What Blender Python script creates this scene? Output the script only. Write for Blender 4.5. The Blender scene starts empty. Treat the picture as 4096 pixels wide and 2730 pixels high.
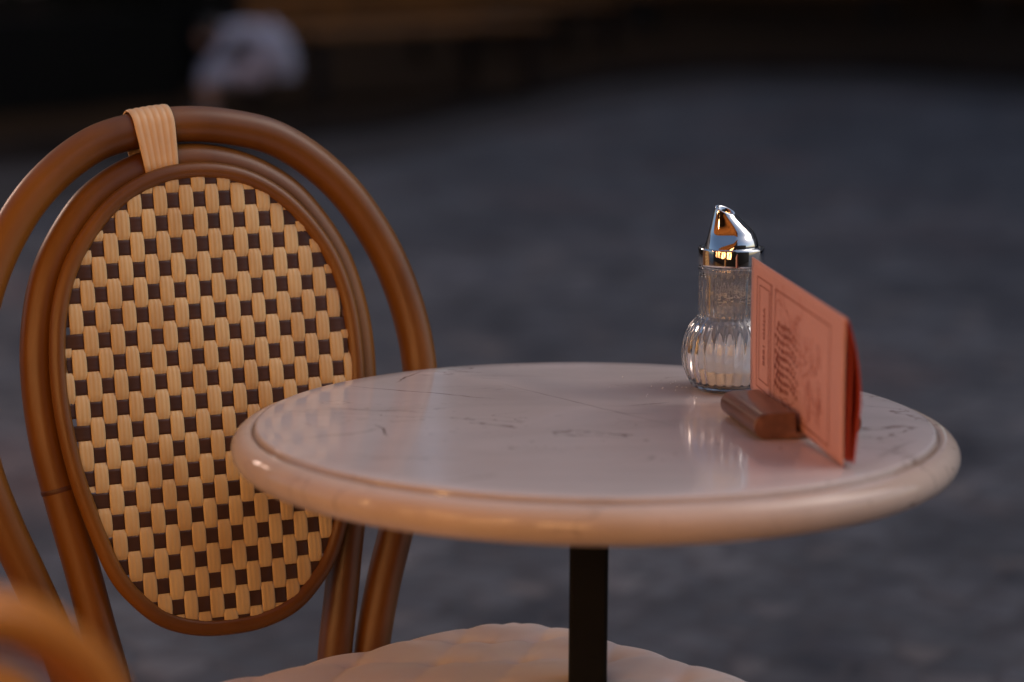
import bpy, bmesh, math, random
from math import sin, cos, pi, radians
from mathutils import Vector, Matrix, Quaternion
random.seed(4)
SC = bpy.context.scene
COL = SC.collection

# ------------------------------------------------------------------ camera
cam_data = bpy.data.cameras.new('camera')
cam_data.lens = 85.0; cam_data.sensor_width = 36.0
cam_data.clip_start = 0.05; cam_data.clip_end = 500
cam = bpy.data.objects.new('camera', cam_data); COL.objects.link(cam)
YAW, PITCH, ROLL = -0.03486, 0.16626, 0.0060
fw = Vector((sin(YAW)*cos(PITCH), cos(YAW)*cos(PITCH), -sin(PITCH)))
rt = fw.cross(Vector((0, 0, 1))).normalized(); up = rt.cross(fw)
rt2 = rt*cos(ROLL)+up*sin(ROLL); up2 = -rt*sin(ROLL)+up*cos(ROLL)
cam.matrix_world = Matrix(((rt2.x, up2.x, -fw.x, 0), (rt2.y, up2.y, -fw.y, -1.96886),
                           (rt2.z, up2.z, -fw.z, 1.13974), (0, 0, 0, 1)))
cam_data.dof.use_dof = True
cam_data.dof.focus_distance = 2.145
cam_data.dof.aperture_fstop = 2.5
cam_data.dof.aperture_blades = 9
SC.camera = cam

# ------------------------------------------------------------------ light
SUN_EL, SUN_AZ = radians(48), radians(72)      # azimuth clockwise from +Y: light from the right
world = bpy.data.worlds.new('World'); SC.world = world; world.use_nodes = True
wn = world.node_tree; wn.nodes.clear()
wo = wn.nodes.new('ShaderNodeOutputWorld'); bg = wn.nodes.new('ShaderNodeBackground')
sky = wn.nodes.new('ShaderNodeTexSky'); sky.sky_type = 'NISHITA'; sky.sun_disc = False
sky.sun_elevation = SUN_EL; sky.sun_rotation = SUN_AZ
sky.air_density = 1.0; sky.dust_density = 2.6; sky.ozone_density = 1.6
bg.inputs[1].default_value = 0.118
wn.links.new(sky.outputs[0], bg.inputs[0]); wn.links.new(bg.outputs[0], wo.inputs[0])
sl = bpy.data.lights.new('sun', 'SUN'); sl.energy = 0.45; sl.angle = radians(40); sl.color = (1.0, 0.95, 0.98)
sun = bpy.data.objects.new('sun', sl); COL.objects.link(sun)
sdir = Vector((sin(SUN_AZ)*cos(SUN_EL), cos(SUN_AZ)*cos(SUN_EL), sin(SUN_EL)))
sun.rotation_euler = sdir.to_track_quat('Z', 'Y').to_euler()
SC.view_settings.view_transform = 'Standard'; SC.view_settings.look = 'None'
SC.view_settings.exposure = -0.22; SC.view_settings.gamma = 1.0
cy = SC.cycles
cy.max_bounces = 16; cy.transmission_bounces = 16; cy.glossy_bounces = 6; cy.diffuse_bounces = 4
cy.caustics_refractive = True; cy.caustics_reflective = False; cy.blur_glossy = 0.5
cy.sample_clamp_indirect = 8.0
try:
    cy.use_denoising = True; cy.denoiser = 'OPENIMAGEDENOISE'
except Exception: pass

# ------------------------------------------------------------------ materials
def node_mat(name):
    m = bpy.data.materials.new(name); m.use_nodes = True
    return m, m.node_tree, m.node_tree.nodes['Principled BSDF']
def setp(b, **k):
    for n, v in k.items():
        key = {'color': 'Base Color', 'rough': 'Roughness', 'metal': 'Metallic', 'ior': 'IOR', 'trans': 'Transmission Weight',
               'coat': 'Coat Weight', 'coat_rough': 'Coat Roughness', 'sheen': 'Sheen Weight', 'spec': 'Specular IOR Level',
               'emit': 'Emission Strength', 'ecol': 'Emission Color', 'sss': 'Subsurface Weight'}[n]
        if isinstance(v, tuple) and len(v) == 3: v = (*v, 1)
        b.inputs[key].default_value = v
def mat(name, c1, c2=None, scale=8, rough=.5, bump=0, stretch=(1, 1, 1), detail=4, space='Object', **k):
    """base colour varied by noise between c1 and c2, optional bump"""
    m, t, b = node_mat(name); setp(b, color=c1, rough=rough, **k)
    L = t.links.new; N = t.nodes.new
    tc = N('ShaderNodeTexCoord'); mp = N('ShaderNodeMapping'); mp.inputs['Scale'].default_value = stretch
    L(tc.outputs[space], mp.inputs[0])
    nz = N('ShaderNodeTexNoise'); nz.inputs['Scale'].default_value = scale; nz.inputs['Detail'].default_value = detail
    L(mp.outputs[0], nz.inputs['Vector'])
    cr = N('ShaderNodeValToRGB'); cr.color_ramp.elements[0].position = .32; cr.color_ramp.elements[1].position = .68
    cr.color_ramp.elements[0].color = (*c1, 1); cr.color_ramp.elements[1].color = (*(c2 or c1), 1)
    L(nz.outputs['Fac'], cr.inputs[0]); L(cr.outputs[0], b.inputs['Base Color'])
    if bump:
        bp = N('ShaderNodeBump'); bp.inputs['Strength'].default_value = 1; bp.inputs['Distance'].default_value = bump
        L(nz.outputs['Fac'], bp.inputs['Height']); L(bp.outputs[0], b.inputs['Normal'])
    return m
def emit_mat(name, col, s):
    m, t, b = node_mat(name); setp(b, color=(.8, .8, .8), rough=.3, emit=s, ecol=col); return m

M = {}
M['rattan'] = mat('rattan_pole', (.26, .098, .010), (.125, .042, .005), 9, .40, stretch=(1, 1, .5), coat=.12, coat_rough=.3, bump=.0005)
M['rattan_node'] = mat('rattan_joint', (.085, .028, .008), (.12, .04, .012), 60, .5)
M['rattan_lit'] = mat('rattan_lamplit', (.72, .26, .025), (.58, .19, .02), 14, .36, stretch=(1, 1, .35), coat=.3, coat_rough=.25)  # same rattan for the near chair, bright lamplight put into its colour
M['cane'] = mat('cream_cane', (.84, .62, .31), (.66, .43, .19), 38, .42, stretch=(1, 1, .25), bump=.0003)
M['cane_dark'] = mat('dark_cane', (.085, .036, .018), (.055, .024, .014), 60, .4)
M['strap'] = mat('binding', (.86, .58, .31), (.78, .50, .26), 40, .45)
M['iron'] = mat('black_iron', (.003, .003, .003), (.004, .004, .004), 30, .7, bump=.0003, spec=.2)
M['chrome'] = mat('chrome', (.93, .92, .90), (.93, .92, .90), 4, .035, metal=1.0)
m, t, b = node_mat('glass'); setp(b, color=(1, 1, 1), rough=.0, trans=1.0, ior=1.5); M['glass'] = m
M['sugar'] = mat('sugar', (.94, .95, .98), (.90, .91, .95), 900, .8, bump=.0006)
M['walnut'] = mat('walnut', (.24, .11, .068), (.11, .048, .030), 26, .33, stretch=(3.2, .35, 3.2), coat=.3, coat_rough=.2)
M['paper'] = mat('salmon_paper', (.77, .385, .315), (.72, .355, .29), 5, .62)
M['paper_shaded'] = mat('shaded_paper', (.52, .075, .04), (.46, .06, .035), 6, .6)  # salmon paper with the dim red shade inside the fold put into its colour
M['ink'] = mat('print_ink', (.27, .055, .035), (.34, .08, .05), 90, .7)
M['ink_faint'] = mat('faint_ink', (.44, .125, .085), (.52, .17, .12), 120, .7)
M['plush'] = mat('blush_fabric', (.95, .89, .91), (.91, .80, .82), 22, .85, sheen=.5, bump=.0008)
M['dark_wood'] = mat('dark_wood', (.022, .012, .008), (.012, .007, .005), 5, .5)
M['black_paint'] = mat('black_paint', (.006, .006, .006), (.008, .008, .007), 5, .7, spec=.08)
M['timber'] = mat('timber', (.26, .10, .018), (.13, .052, .011), 3.5, .6)
M['plaster'] = mat('plaster', (.11, .05, .018), (.035, .016, .008), .5, .9, spec=.1)
M['plinth'] = mat('plinth_stone', (.024, .016, .013), (.012, .009, .008), 1.4, .9, spec=.05)
M['house'] = mat('house_plaster', (.44, .39, .36), (.34, .30, .28), .7, .9)
M['roof'] = mat('roof_tile', (.08, .03, .02), (.05, .02, .015), 3, .8)
M['canvas'] = mat('awning_canvas', (.50, .24, .09), (.42, .19, .07), 3, .8)
M['jacket'] = mat('pale_jacket', (.52, .52, .62), (.40, .40, .50), 12, .85)
M['trousers'] = mat('grey_trousers', (.52, .42, .45), (.38, .31, .35), 12, .9)
M['skin'] = mat('skin', (.52, .30, .21), (.48, .26, .18), 12, .55)
M['hair'] = mat('dark_hair', (.012, .009, .008), (.02, .014, .010), 60, .5)
M['shoe'] = mat('navy_shoe', (.012, .014, .035), (.02, .02, .045), 20, .5)
M['sole'] = mat('shoe_sole', (.3, .3, .3), (.25, .25, .25), 20, .7)
M['hedge'] = mat('hedge_leaf', (.010, .013, .007), (.005, .007, .004), 14, .8, spec=.1)
M['bulb'] = emit_mat('lit_bulb', (1, .50, .14), 60)
M['amber'] = emit_mat('lit_shade', (1, .36, .07), 5)

# lit room glow seen through the cafe windows
m, t, b = node_mat('lit_window'); L = t.links.new; N = t.nodes.new
tc = N('ShaderNodeTexCoord'); nz = N('ShaderNodeTexNoise'); nz.inputs['Scale'].default_value = 2.2; nz.inputs['Detail'].default_value = 3
L(tc.outputs['Object'], nz.inputs['Vector'])
cr = N('ShaderNodeValToRGB'); cr.color_ramp.elements[0].position = .38; cr.color_ramp.elements[1].position = .66
cr.color_ramp.elements[0].color = (.10, .022, .003, 1); cr.color_ramp.elements[1].color = (1, .51, .19, 1)
L(nz.outputs['Fac'], cr.inputs[0]); L(cr.outputs[0], b.inputs['Emission Color'])
setp(b, color=(.1, .05, .02), rough=.15, emit=8.4); M['lit'] = m

# marble
m, t, b = node_mat('marble'); L = t.links.new; N = t.nodes.new
tc = N('ShaderNodeTexCoord')
def noise(scale, det=5, dist=0, vec=None, w=0):
    n = N('ShaderNodeTexNoise'); n.inputs['Scale'].default_value = scale; n.inputs['Detail'].default_value = det
    n.inputs['Distortion'].default_value = dist
    L(vec or tc.outputs['Object'], n.inputs['Vector']); return n.outputs['Fac']
def math_(op, a, b_, clamp=False):
    n = N('ShaderNodeMath'); n.operation = op; n.use_clamp = clamp
    for i, v in enumerate((a, b_)):
        if isinstance(v, (int, float)): n.inputs[i].default_value = v
        elif v is not None: L(v, n.inputs[i])
    return n.outputs[0]
def ramp(v, stops):
    n = N('ShaderNodeValToRGB'); e = n.color_ramp.elements
    while len(e) < len(stops): e.new(.5)
    for i, (p, c) in enumerate(stops): e[i].position = p; e[i].color = (*c, 1)
    L(v, n.inputs[0]); return n.outputs[0]
def mix(f, a, b_, mode='MIX'):
    n = N('ShaderNodeMixRGB'); n.blend_type = mode
    for i, v in enumerate((f, a, b_)):
        if isinstance(v, (int, float)): n.inputs[i].default_value = v
        elif isinstance(v, tuple): n.inputs[i].default_value = (*v, 1)
        else: L(v, n.inputs[i])
    return n.outputs[0]
cloud = ramp(noise(5, 6, .6), [(.3, (.74, .64, .59)), (.5, (.80, .705, .67)), (.72, (.71, .645, .62))])
mpv = N('ShaderNodeMapping'); mpv.inputs['Rotation'].default_value = (0, 0, radians(28)); mpv.inputs['Scale'].default_value = (1, 2.6, 1)
L(tc.outputs['Object'], mpv.inputs[0])
def vein(scale, width, dist, off):
    mp = N('ShaderNodeMapping'); mp.inputs['Location'].default_value = (off, off*1.7, 0); L(mpv.outputs[0], mp.inputs[0])
    v = math_('ABSOLUTE', math_('SUBTRACT', noise(scale, 7, dist, mp.outputs[0]), .5), None)
    return math_('SUBTRACT', 1.0, math_('DIVIDE', v, width, True))
patch = ramp(noise(3.2, 3), [(.47, (0, 0, 0)), (.6, (1, 1, 1))])
v1 = math_('MULTIPLY', vein(3.1, .0045, .5, 3.2), patch)
v2 = math_('MULTIPLY', vein(7.0, .008, .9, 7.9), ramp(noise(6, 2), [(.5, (0, 0, 0)), (.66, (1, 1, 1))]))
soft = vein(2.2, .07, .6, 5.1)
c = mix(math_('MULTIPLY', soft, .28), cloud, (.60, .52, .49))
c = mix(math_('MULTIPLY', v2, .55), c, (.36, .28, .24))
c = mix(math_('MULTIPLY', v1, .8), c, (.20, .13, .10))
spk = ramp(noise(85, 2), [(.66, (0, 0, 0)), (.72, (1, 1, 1))])
c = mix(math_('MULTIPLY', math_('MULTIPLY', spk, patch), .5), c, (.30, .23, .20))
wob = math_('MULTIPLY', math_('SUBTRACT', noise(28, 6), .5), .022)
wob2 = noise(70, 4)
VE = [[-0.224, 0.145, -0.083, 0.088] , [-0.088, 0.166, 0.073, -0.027] , [-0.233, -0.092, -0.165, -0.044] , [-0.18, 0.159, -0.157, 0.222] , [-0.231, 0.043, -0.134, 0.022] , [-0.18, -0.027, -0.165, -0.079] , [0.028, 0.063, 0.065, 0.085] , [0.219, -0.141, 0.26, -0.057] , [-0.116, -0.239, -0.069, -0.207] ,]
for q, (ax, ay, bx_, by) in enumerate(VE):
    ln = math.hypot(bx_-ax, by-ay); an = math.atan2(by-ay, bx_-ax)
    mp = N('ShaderNodeMapping'); mp.vector_type = 'TEXTURE'
    mp.inputs['Location'].default_value = (ax, ay, 0); mp.inputs['Rotation'].default_value = (0, 0, an)
    L(tc.outputs['Object'], mp.inputs[0]); s_ = N('ShaderNodeSeparateXYZ'); L(mp.outputs[0], s_.inputs[0])
    u_ = math_('DIVIDE', s_.outputs[0], ln)
    win = math_('MULTIPLY', math_('MULTIPLY', u_, math_('SUBTRACT', 1.0, u_), True), 4.0, True)
    soft_ = q in (2, 4, 7, 8)
    dd_ = math_('ABSOLUTE', math_('ADD', s_.outputs[1], math_('MULTIPLY', wob, 1.4 if soft_ else (.25 if q == 1 else .7))), None)
    k_ = math_('SUBTRACT', 1.0, math_('DIVIDE', dd_, .0045 if soft_ else .0016, True))
    k_ = math_('MULTIPLY', math_('MULTIPLY', k_, win), math_('MULTIPLY', wob2, (.75 if soft_ else (.9 if q == 1 else 1.6)), True))
    c = mix(k_, c, (.30, .24, .21) if soft_ else (.13, .085, .06))
sx = N('ShaderNodeSeparateXYZ'); L(tc.outputs['Object'], sx.inputs[0])
rad_ = math_('SQRT', math_('ADD', math_('MULTIPLY', sx.outputs[0], sx.outputs[0]), math_('MULTIPLY', sx.outputs[1], sx.outputs[1])), None)
gr = math_('SUBTRACT', 1.0, math_('DIVIDE', math_('ABSOLUTE', math_('SUBTRACT', rad_, .2817), None), .0022, True))
upz = math_('GREATER_THAN', sx.outputs[2], .735)
c = mix(math_('MULTIPLY', math_('GREATER_THAN', rad_, .2835), .75), c, mix(1.0, c, (.97, .84, .70), 'MULTIPLY'))  # warm light on the rim put into the marble colour
c = mix(math_('MULTIPLY', math_('MULTIPLY', gr, upz), .9), c, (.26, .14, .06))
L(c, b.inputs['Base Color']); setp(b, rough=.11, spec=.5, ior=1.5)
L(ramp(noise(40, 5), [(.3, (.075, .075, .075)), (.8, (.145, .145, .145))]), b.inputs['Roughness'])
M['marble'] = m

# cobbles
m, t, b = node_mat('cobblestones'); L = t.links.new; N = t.nodes.new; tc = N('ShaderNodeTexCoord')
mpc = N('ShaderNodeMapping'); mpc.inputs['Rotation'].default_value = (0, 0, radians(31)); L(tc.outputs['Object'], mpc.inputs[0])
vo = N('ShaderNodeTexVoronoi'); vo.inputs['Scale'].default_value = 9.5; vo.inputs['Randomness'].default_value = .55; L(mpc.outputs[0], vo.inputs['Vector'])
ve = N('ShaderNodeTexVoronoi'); ve.feature = 'DISTANCE_TO_EDGE'; ve.inputs['Scale'].default_value = 9.5; ve.inputs['Randomness'].default_value = .55; L(mpc.outputs[0], ve.inputs['Vector'])
sep = N('ShaderNodeSeparateColor'); L(vo.outputs['Color'], sep.inputs[0])
stone = ramp(sep.outputs[0], [(0, (.088, .090, .098)), (.45, (.122, .124, .132)), (.8, (.152, .152, .162)), (1, (.182, .164, .158))])
big = mix(1.0, ramp(noise(1.1, 3), [(.35, (.66, .66, .69)), (.55, (1, 1, 1)), (.7, (1.15, 1.12, 1.15))]), ramp(noise(4.2, 2), [(.36, (.62, .62, .66)), (.5, (1, 1, 1)), (.66, (1.12, 1.12, 1.14))]), 'MULTIPLY')
stone = mix(1.0, stone, big, 'MULTIPLY')
red = ramp(noise(.9, 2, 0, mpc.outputs[0]), [(.54, (0, 0, 0)), (.68, (1, 1, 1))])
stone = mix(math_('MULTIPLY', red, .5), stone, (.17, .10, .09))
joint = ramp(ve.outputs['Distance'], [(.02, (0, 0, 0)), (.09, (1, 1, 1))])
L(mix(joint, (.078, .074, .08), stone), b.inputs['Base Color'])
bp = N('ShaderNodeBump'); bp.inputs['Distance'].default_value = .012; bp.inputs['Strength'].default_value = .6
L(ramp(ve.outputs['Distance'], [(0, (0, 0, 0)), (.25, (1, 1, 1))]), bp.inputs['Height']); L(bp.outputs[0], b.inputs['Normal'])
setp(b, rough=.7, spec=.2); M['cobble'] = m
M['pave'] = mat('dark_paving', (.045, .024, .011), (.014, .008, .005), 1.3, .9, spec=.05)
M['kerb'] = mat('kerb_stone', (.035, .028, .026), (.02, .016, .014), 5, .9, spec=.05)

# ------------------------------------------------------------------ mesh helpers
def link(name, bm, m, parent=None, smooth=True, loc=None, mats=None):
    me = bpy.data.meshes.new(name); bmesh.ops.recalc_face_normals(bm, faces=bm.faces)
    bm.to_mesh(me); bm.free()
    for mm in (mats or [m]): me.materials.append(mm)
    if smooth:
        for p in me.polygons: p.use_smooth = True
    o = bpy.data.objects.new(name, me); COL.objects.link(o)
    if parent: o.parent = parent
    if loc: o.location = loc
    return o
def sharp(o, ang=35):
    me = o.data; bm = bmesh.new(); bm.from_mesh(me)
    for e in bm.edges:
        if len(e.link_faces) == 2 and e.calc_face_angle(0) > radians(ang): e.smooth = False
    bm.to_mesh(me); bm.free(); return o
def empty(name, loc=(0, 0, 0), rz=0):
    o = bpy.data.objects.new(name, None); COL.objects.link(o); o.location = loc; o.rotation_euler = (0, 0, rz); o.empty_display_size = .1
    return o
def tag(o, label=None, cat=None, group=None, kind=None):
    if label: o['label'] = label
    if cat: o['category'] = cat
    if group: o['group'] = group
    if kind: o['kind'] = kind
    return o
def box(bm, x0, x1, y0, y1, z0, z1, bev=0, mi=0, mtx=None):
    r = bmesh.ops.create_cube(bm, size=1); vs = r['verts']
    for v in vs: v.co = Vector(((x0+x1)/2+v.co.x*(x1-x0), (y0+y1)/2+v.co.y*(y1-y0), (z0+z1)/2+v.co.z*(z1-z0)))
    if mtx is not None:
        for v in vs: v.co = mtx @ v.co
    fs = {f for v in vs for f in v.link_faces}
    for f in fs: f.material_index = mi
    if bev:
        es = list({e for v in vs for e in v.link_edges})
        bmesh.ops.bevel(bm, geom=es, offset=bev, segments=2, affect='EDGES', profile=.5)
    return bm
def lathe(bm, prof, n=64, mtx=None, flute=None, closed=False):
    rings = []
    for j, (r, z) in enumerate(prof):
        if r < 1e-6:
            v = bm.verts.new((0, 0, z)); rings.append([v]*n); continue
        ring = []
        for i in range(n):
            a = 2*pi*i/n; rr = r if not flute else r+flute(a, z, j)
            ring.append(bm.verts.new((rr*cos(a), rr*sin(a), z)))
        rings.append(ring)
    pairs = list(zip(rings, rings[1:]))
    if closed: pairs.append((rings[-1], rings[0]))
    for A, B in pairs:
        for i in range(n):
            k = (i+1) % n; vs = []
            for v in (A[i], A[k], B[k], B[i]):
                if v not in vs: vs.append(v)
            if len(vs) > 2: bm.faces.new(vs)
    if mtx is not None:
        for v in bm.verts: v.co = mtx @ v.co
    return bm
def catmull(pts, n=8, closed=False):
    P = [Vector(p) for p in pts]; out = []; m_ = len(P)
    for i in range(m_ if closed else m_-1):
        p0 = P[(i-1) % m_] if closed or i > 0 else P[0]*2-P[1]
        p1 = P[i]; p2 = P[(i+1) % m_]
        p3 = P[(i+2) % m_] if closed or i+2 < m_ else P[-1]*2-P[-2]
        for k in range(n):
            s = k/n
            out.append(.5*((2*p1)+(p2-p0)*s+(2*p0-5*p1+4*p2-p3)*s*s+(3*p1-p0-3*p2+p3)*s**3))
    if not closed: out.append(P[-1])
    return out
def tube(bm, path, r, seg=16, closed=False, mi=0, cap=True):
    P = [Vector(p) for p in path]; n = len(P); rad = r if callable(r) else (lambda i: r)
    T = []
    for i in range(n):
        a = P[(i-1) % n] if closed or i > 0 else P[i]; b_ = P[(i+1) % n] if closed or i < n-1 else P[i]
        T.append((b_-a).normalized())
    nrm = T[0].orthogonal().normalized(); rings = []
    for i in range(n):
        if i: nrm = (T[i-1].rotation_difference(T[i]) @ nrm); nrm = (nrm-T[i]*nrm.dot(T[i])).normalized()
        bn = T[i].cross(nrm)
        rings.append([bm.verts.new(P[i]+(nrm*cos(2*pi*k/seg)+bn*sin(2*pi*k/seg))*rad(i)) for k in range(seg)])
    off = 0
    if closed:   # match the twist at the seam
        best = min(range(seg), key=lambda s: (rings[0][s].co-rings[-1][0].co).length); off = best
    for i in range(n if closed else n-1):
        A = rings[i]; B = rings[(i+1) % n]; o_ = off if i == n-1 else 0
        for k in range(seg):
            f = bm.faces.new((A[k], A[(k+1) % seg], B[(k+1+o_) % seg], B[(k+o_) % seg])); f.material_index = mi
    if not closed and cap:
        for R_ in (rings[0], rings[-1]): bm.faces.new(R_).material_index = mi
    return bm
def node_ring(bm, path, idx, r, mi=1):
    """thin dark joint of a rattan pole"""
    p = Vector(path[idx]); d = (Vector(path[min(idx+1, len(path)-1)])-Vector(path[max(idx-1, 0)])).normalized()
    tube(bm, [p-d*.0022, p-d*.0014, p+d*.0014, p+d*.0022], lambda i: r*1.004 if i in (0, 3) else r*1.035, 20, mi=mi, cap=False)

# ------------------------------------------------------------------ ground
bm = bmesh.new(); bmesh.ops.create_grid(bm, x_segments=2, y_segments=2, size=150)
g = link('ground', bm, M['cobble'], smooth=False); tag(g, kind='structure')

# ------------------------------------------------------------------ the buildings over the street
def townhouse(loc, rz, w, h, label, wallm, doors):
    t_ = empty('townhouse', loc, rz); tag(t_, label, 'building', 'houses across the street')
    D = 6.0
    holes = []
    for s in range(int(h//3)):
        for k in range(int(w//1.9)):
            x = -w/2+1.1+k*1.9
            if s == 0 and k in doors: holes.append((x, .45, 1.0, 2.3, 'door'))
            else: holes.append((x, .5, .9+3*s, 1.35 if s else 1.2, 'window'))
    bm = bmesh.new(); xs = sorted({-w/2, w/2, *[x-hw for x, hw, *_ in holes], *[x+hw for x, hw, *_ in holes]})
    def blocked(xc, zc):
        for x, hw, z0, hh, k in holes:
            zz0 = .62 if k == 'door' else z0
            if abs(xc-x) < hw and zz0 < zc < zz0+hh: return True
        return False
    zs = sorted({.62, h, *[z for x, hw, z0, hh, k in holes for z in ((.62, .62+hh) if k == 'door' else (z0, z0+hh))]})
    for i in range(len(xs)-1):
        for j in range(len(zs)-1):
            if not blocked((xs[i]+xs[i+1])/2, (zs[j]+zs[j+1])/2):
                box(bm, xs[i], xs[i+1], 0, .3, zs[j], zs[j+1])
    box(bm, -w/2, w/2, .3, D, .62, h)
    link('wall', bm, wallm, t_, False)
    bm = bmesh.new(); box(bm, -w/2-.02, w/2+.02, -.06, D, 0, .62, .02); link('plinth', bm, M['plaster'] if rz == 0 else M['plinth'], t_, False)
    bm = bmesh.new()
    vs = [bm.verts.new(p) for p in ((-w/2-.2, -.4, h), (w/2+.2, -.4, h), (w/2+.2, D+.2, h), (-w/2-.2, D+.2, h), (-w/2-.2, D/2, h+2.4), (w/2+.2, D/2, h+2.4))]
    for f in ((0, 1, 5, 4), (2, 3, 4, 5), (0, 4, 3), (1, 2, 5), (0, 3, 2, 1)): bm.faces.new([vs[i] for i in f])
    link('roof', bm, M['roof'], t_, False)
    for x, hw, z0, hh, k in holes:
        if k == 'door': z0 = .62
        bm = bmesh.new()
        for a in ((x-hw, x-hw+.07, z0, z0+hh), (x+hw-.07, x+hw, z0, z0+hh), (x-hw+.07, x+hw-.07, z0+hh-.07, z0+hh), (x-hw+.07, x+hw-.07, z0, z0+.07)):
            box(bm, a[0], a[1], .10, .16, a[2], a[3])
        if k == 'window':
            box(bm, x-.02, x+.02, .11, .15, z0+.07, z0+hh-.07)
        f = link(k, bm, M['dark_wood'], t_, False)
        bm = bmesh.new(); box(bm, x-hw+.07, x+hw-.07, .18, .2, z0+.07, z0+hh-.07)
        link('pane' if k == 'window' else 'leaf', bm, M['black_paint'], f, False)
    return t_
edge = [(-14, 3.5), (-9, 6.2), (-5.2, 8.4), (-3.46, 9.39), (-2.94, 9.81), (-2.32, 10.53), (-1.64, 11.5), (-1.16, 12.3), (-.66, 14.36), (.01, 16.86), (.85, 18.42), (2.29, 18.68), (3.37, 17.43), (4.8, 16.2), (9, 14), (16, 12)]
bm = bmesh.new()
lo_ = [bm.verts.new((x, y, .0)) for x, y in edge]; hi_ = [bm.verts.new((x, y+.01, .10)) for x, y in edge]; in_ = [bm.verts.new((x, y+.16, .104)) for x, y in edge]
for i in range(len(edge)-1):
    bm.faces.new((lo_[i], lo_[i+1], hi_[i+1], hi_[i])); bm.faces.new((hi_[i], hi_[i+1], in_[i+1], in_[i]))
o = link('kerb', bm, M['kerb'], smooth=False); tag(o, kind='structure')
bm = bmesh.new()
ga = [bm.verts.new((x, y, .004)) for x, y in edge]; gb = [bm.verts.new((x+.12*sin(i*2.1), y-2.4-.5*sin(i*1.7), .004)) for i, (x, y) in enumerate(edge)]
for i in range(len(edge)-1): bm.faces.new((gb[i], gb[i+1], ga[i+1], ga[i]))
o = link('shade_strip', bm, mat('shaded_stones', (.078, .068, .066), (.054, .048, .048), 3, .85, spec=.1), smooth=False); tag(o, kind='structure')  # added strip; the street's fading into shade is put into its colour
bm = bmesh.new()
in_ = [bm.verts.new((x, y+.16, .1)) for x, y in edge]; bk = [bm.verts.new((x, 45, .1)) for x, y in edge]
for i in range(len(edge)-1): bm.faces.new((in_[i], in_[i+1], bk[i+1], bk[i]))
o = link('pavement', bm, M['pave'], smooth=False); tag(o, kind='structure')
townhouse((-9.3, 9.6, .1), radians(58), 8, 9, 'pale house on a dark plinth at the far left end of the street', M['house'], (2,))
townhouse((-4.3, 17.4, .1), radians(82), 11, 13, 'long house with a black plinth on the left behind the crouching person', M['house'], (1,))
townhouse((-3.0, 28.2, .1), radians(84), 9.5, 16, 'house with a black plinth at the far end of the left row', M['house'], (2,))
townhouse((2.6, 34.0, .1), radians(0), 10, 18, 'house with a brown plinth closing the end of the street', M['house'], (2,))
townhouse((12.6, 31.4, .1), radians(-18), 9.5, 17, 'house with a black plinth at the far right of the street', M['house'], (1,))

townhouse((10.5, 18.5, .1), radians(-90), 21, 15, 'tall unseen house with a black plinth added at the right to shade the street', M['house'], (4,))  # unseen house added to block sun and sky from the far ground

# ------------------------------------------------------------------ terrace furniture far behind
def bench(loc, rz, ln, label, grp='timber benches along the far house fronts'):
    t_ = empty('timber_bench', loc, rz); tag(t_, label, 'bench', grp)
    bm = bmesh.new()
    for k in range(4): box(bm, -ln/2, ln/2, -.24+k*.125, -.135+k*.125, .43, .47, .006)
    link('seat', bm, M['timber'], t_, False)
    bm = bmesh.new()
    for k in range(3): box(bm, -ln/2, ln/2, .27, .30, .50+k*.125, .60+k*.125, .006)
    link('backrest', bm, M['timber'], t_, False)
    for sx in (-1, 1):
        bm = bmesh.new(); x = sx*(ln/2-.15)
        box(bm, x-.04, x+.04, -.22, -.14, 0, .43); box(bm, x-.04, x+.04, .3, .37, 0, .88); box(bm, x-.04, x+.04, -.14, .30, .35, .43)
        link('leg', bm, M['dark_wood'], t_, False)
bench((-1.22, 13.7, .1), radians(58), 2.6, 'orange brown timber bench nearest the crouching person')
bench((-.62, 18.9, .1), radians(62), 2.7, 'brown timber bench second from the crouching person in the receding row')
bench((-.35, 22.9, .1), radians(50), 2.7, 'dim brown timber bench farthest back in the receding row')
bench((1.9, 26.6, .1), radians(12), 3.2, 'dim brown timber bench standing apart in front of the house with the brown plinth')
bench((6.1, 26.9, .1), radians(-8), 3.2, 'dim brown timber bench farthest right')
def hedge_box(loc, rz, w, label):
    t_ = empty('planter', loc, rz); tag(t_, label, 'planter', 'dark planters on the left of the street')
    bm = bmesh.new(); box(bm, -w/2, w/2, -.3, .3, 0, .55, .01)
    link('trough', bm, M['black_paint'], t_, False)
    bm = bmesh.new(); rr = random.Random(int(w*10)+int(loc[0]*7))
    for k in range(2600):
        x = rr.uniform(-w/2, w/2); y = rr.gauss(0, .16); top = .75+.55*(.5+.5*sin(x*2.3+loc[0]))
        z = .5+(top)*math.sqrt(rr.random()); y *= 1.2-.4*(z-.5)/1.3
        s = rr.uniform(.03, .06); q = Quaternion((rr.gauss(0, 1), rr.gauss(0, 1), rr.gauss(0, 1), rr.gauss(0, 1))).normalized()
        p = Vector((x, y, z))
        bm.faces.new([bm.verts.new(p+q @ Vector(c_)*s) for c_ in ((-1, 0, 0), (0, -.5, .1), (1, 0, 0), (0, .5, .1))])
    link('hedge', bm, M['hedge'], t_, False)
hedge_box((-3.3, 12.6, .1), radians(60), 1.8, 'black planter with dark hedge just left of the crouching person')
hedge_box((-5.2, 11.2, .1), radians(30), 2.2, 'black planter with dark hedge nearest the left edge')
hedge_box((-2.95, 15.6, .1), radians(84), 1.7, 'short black planter with dark hedge behind the crouching person')

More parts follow.
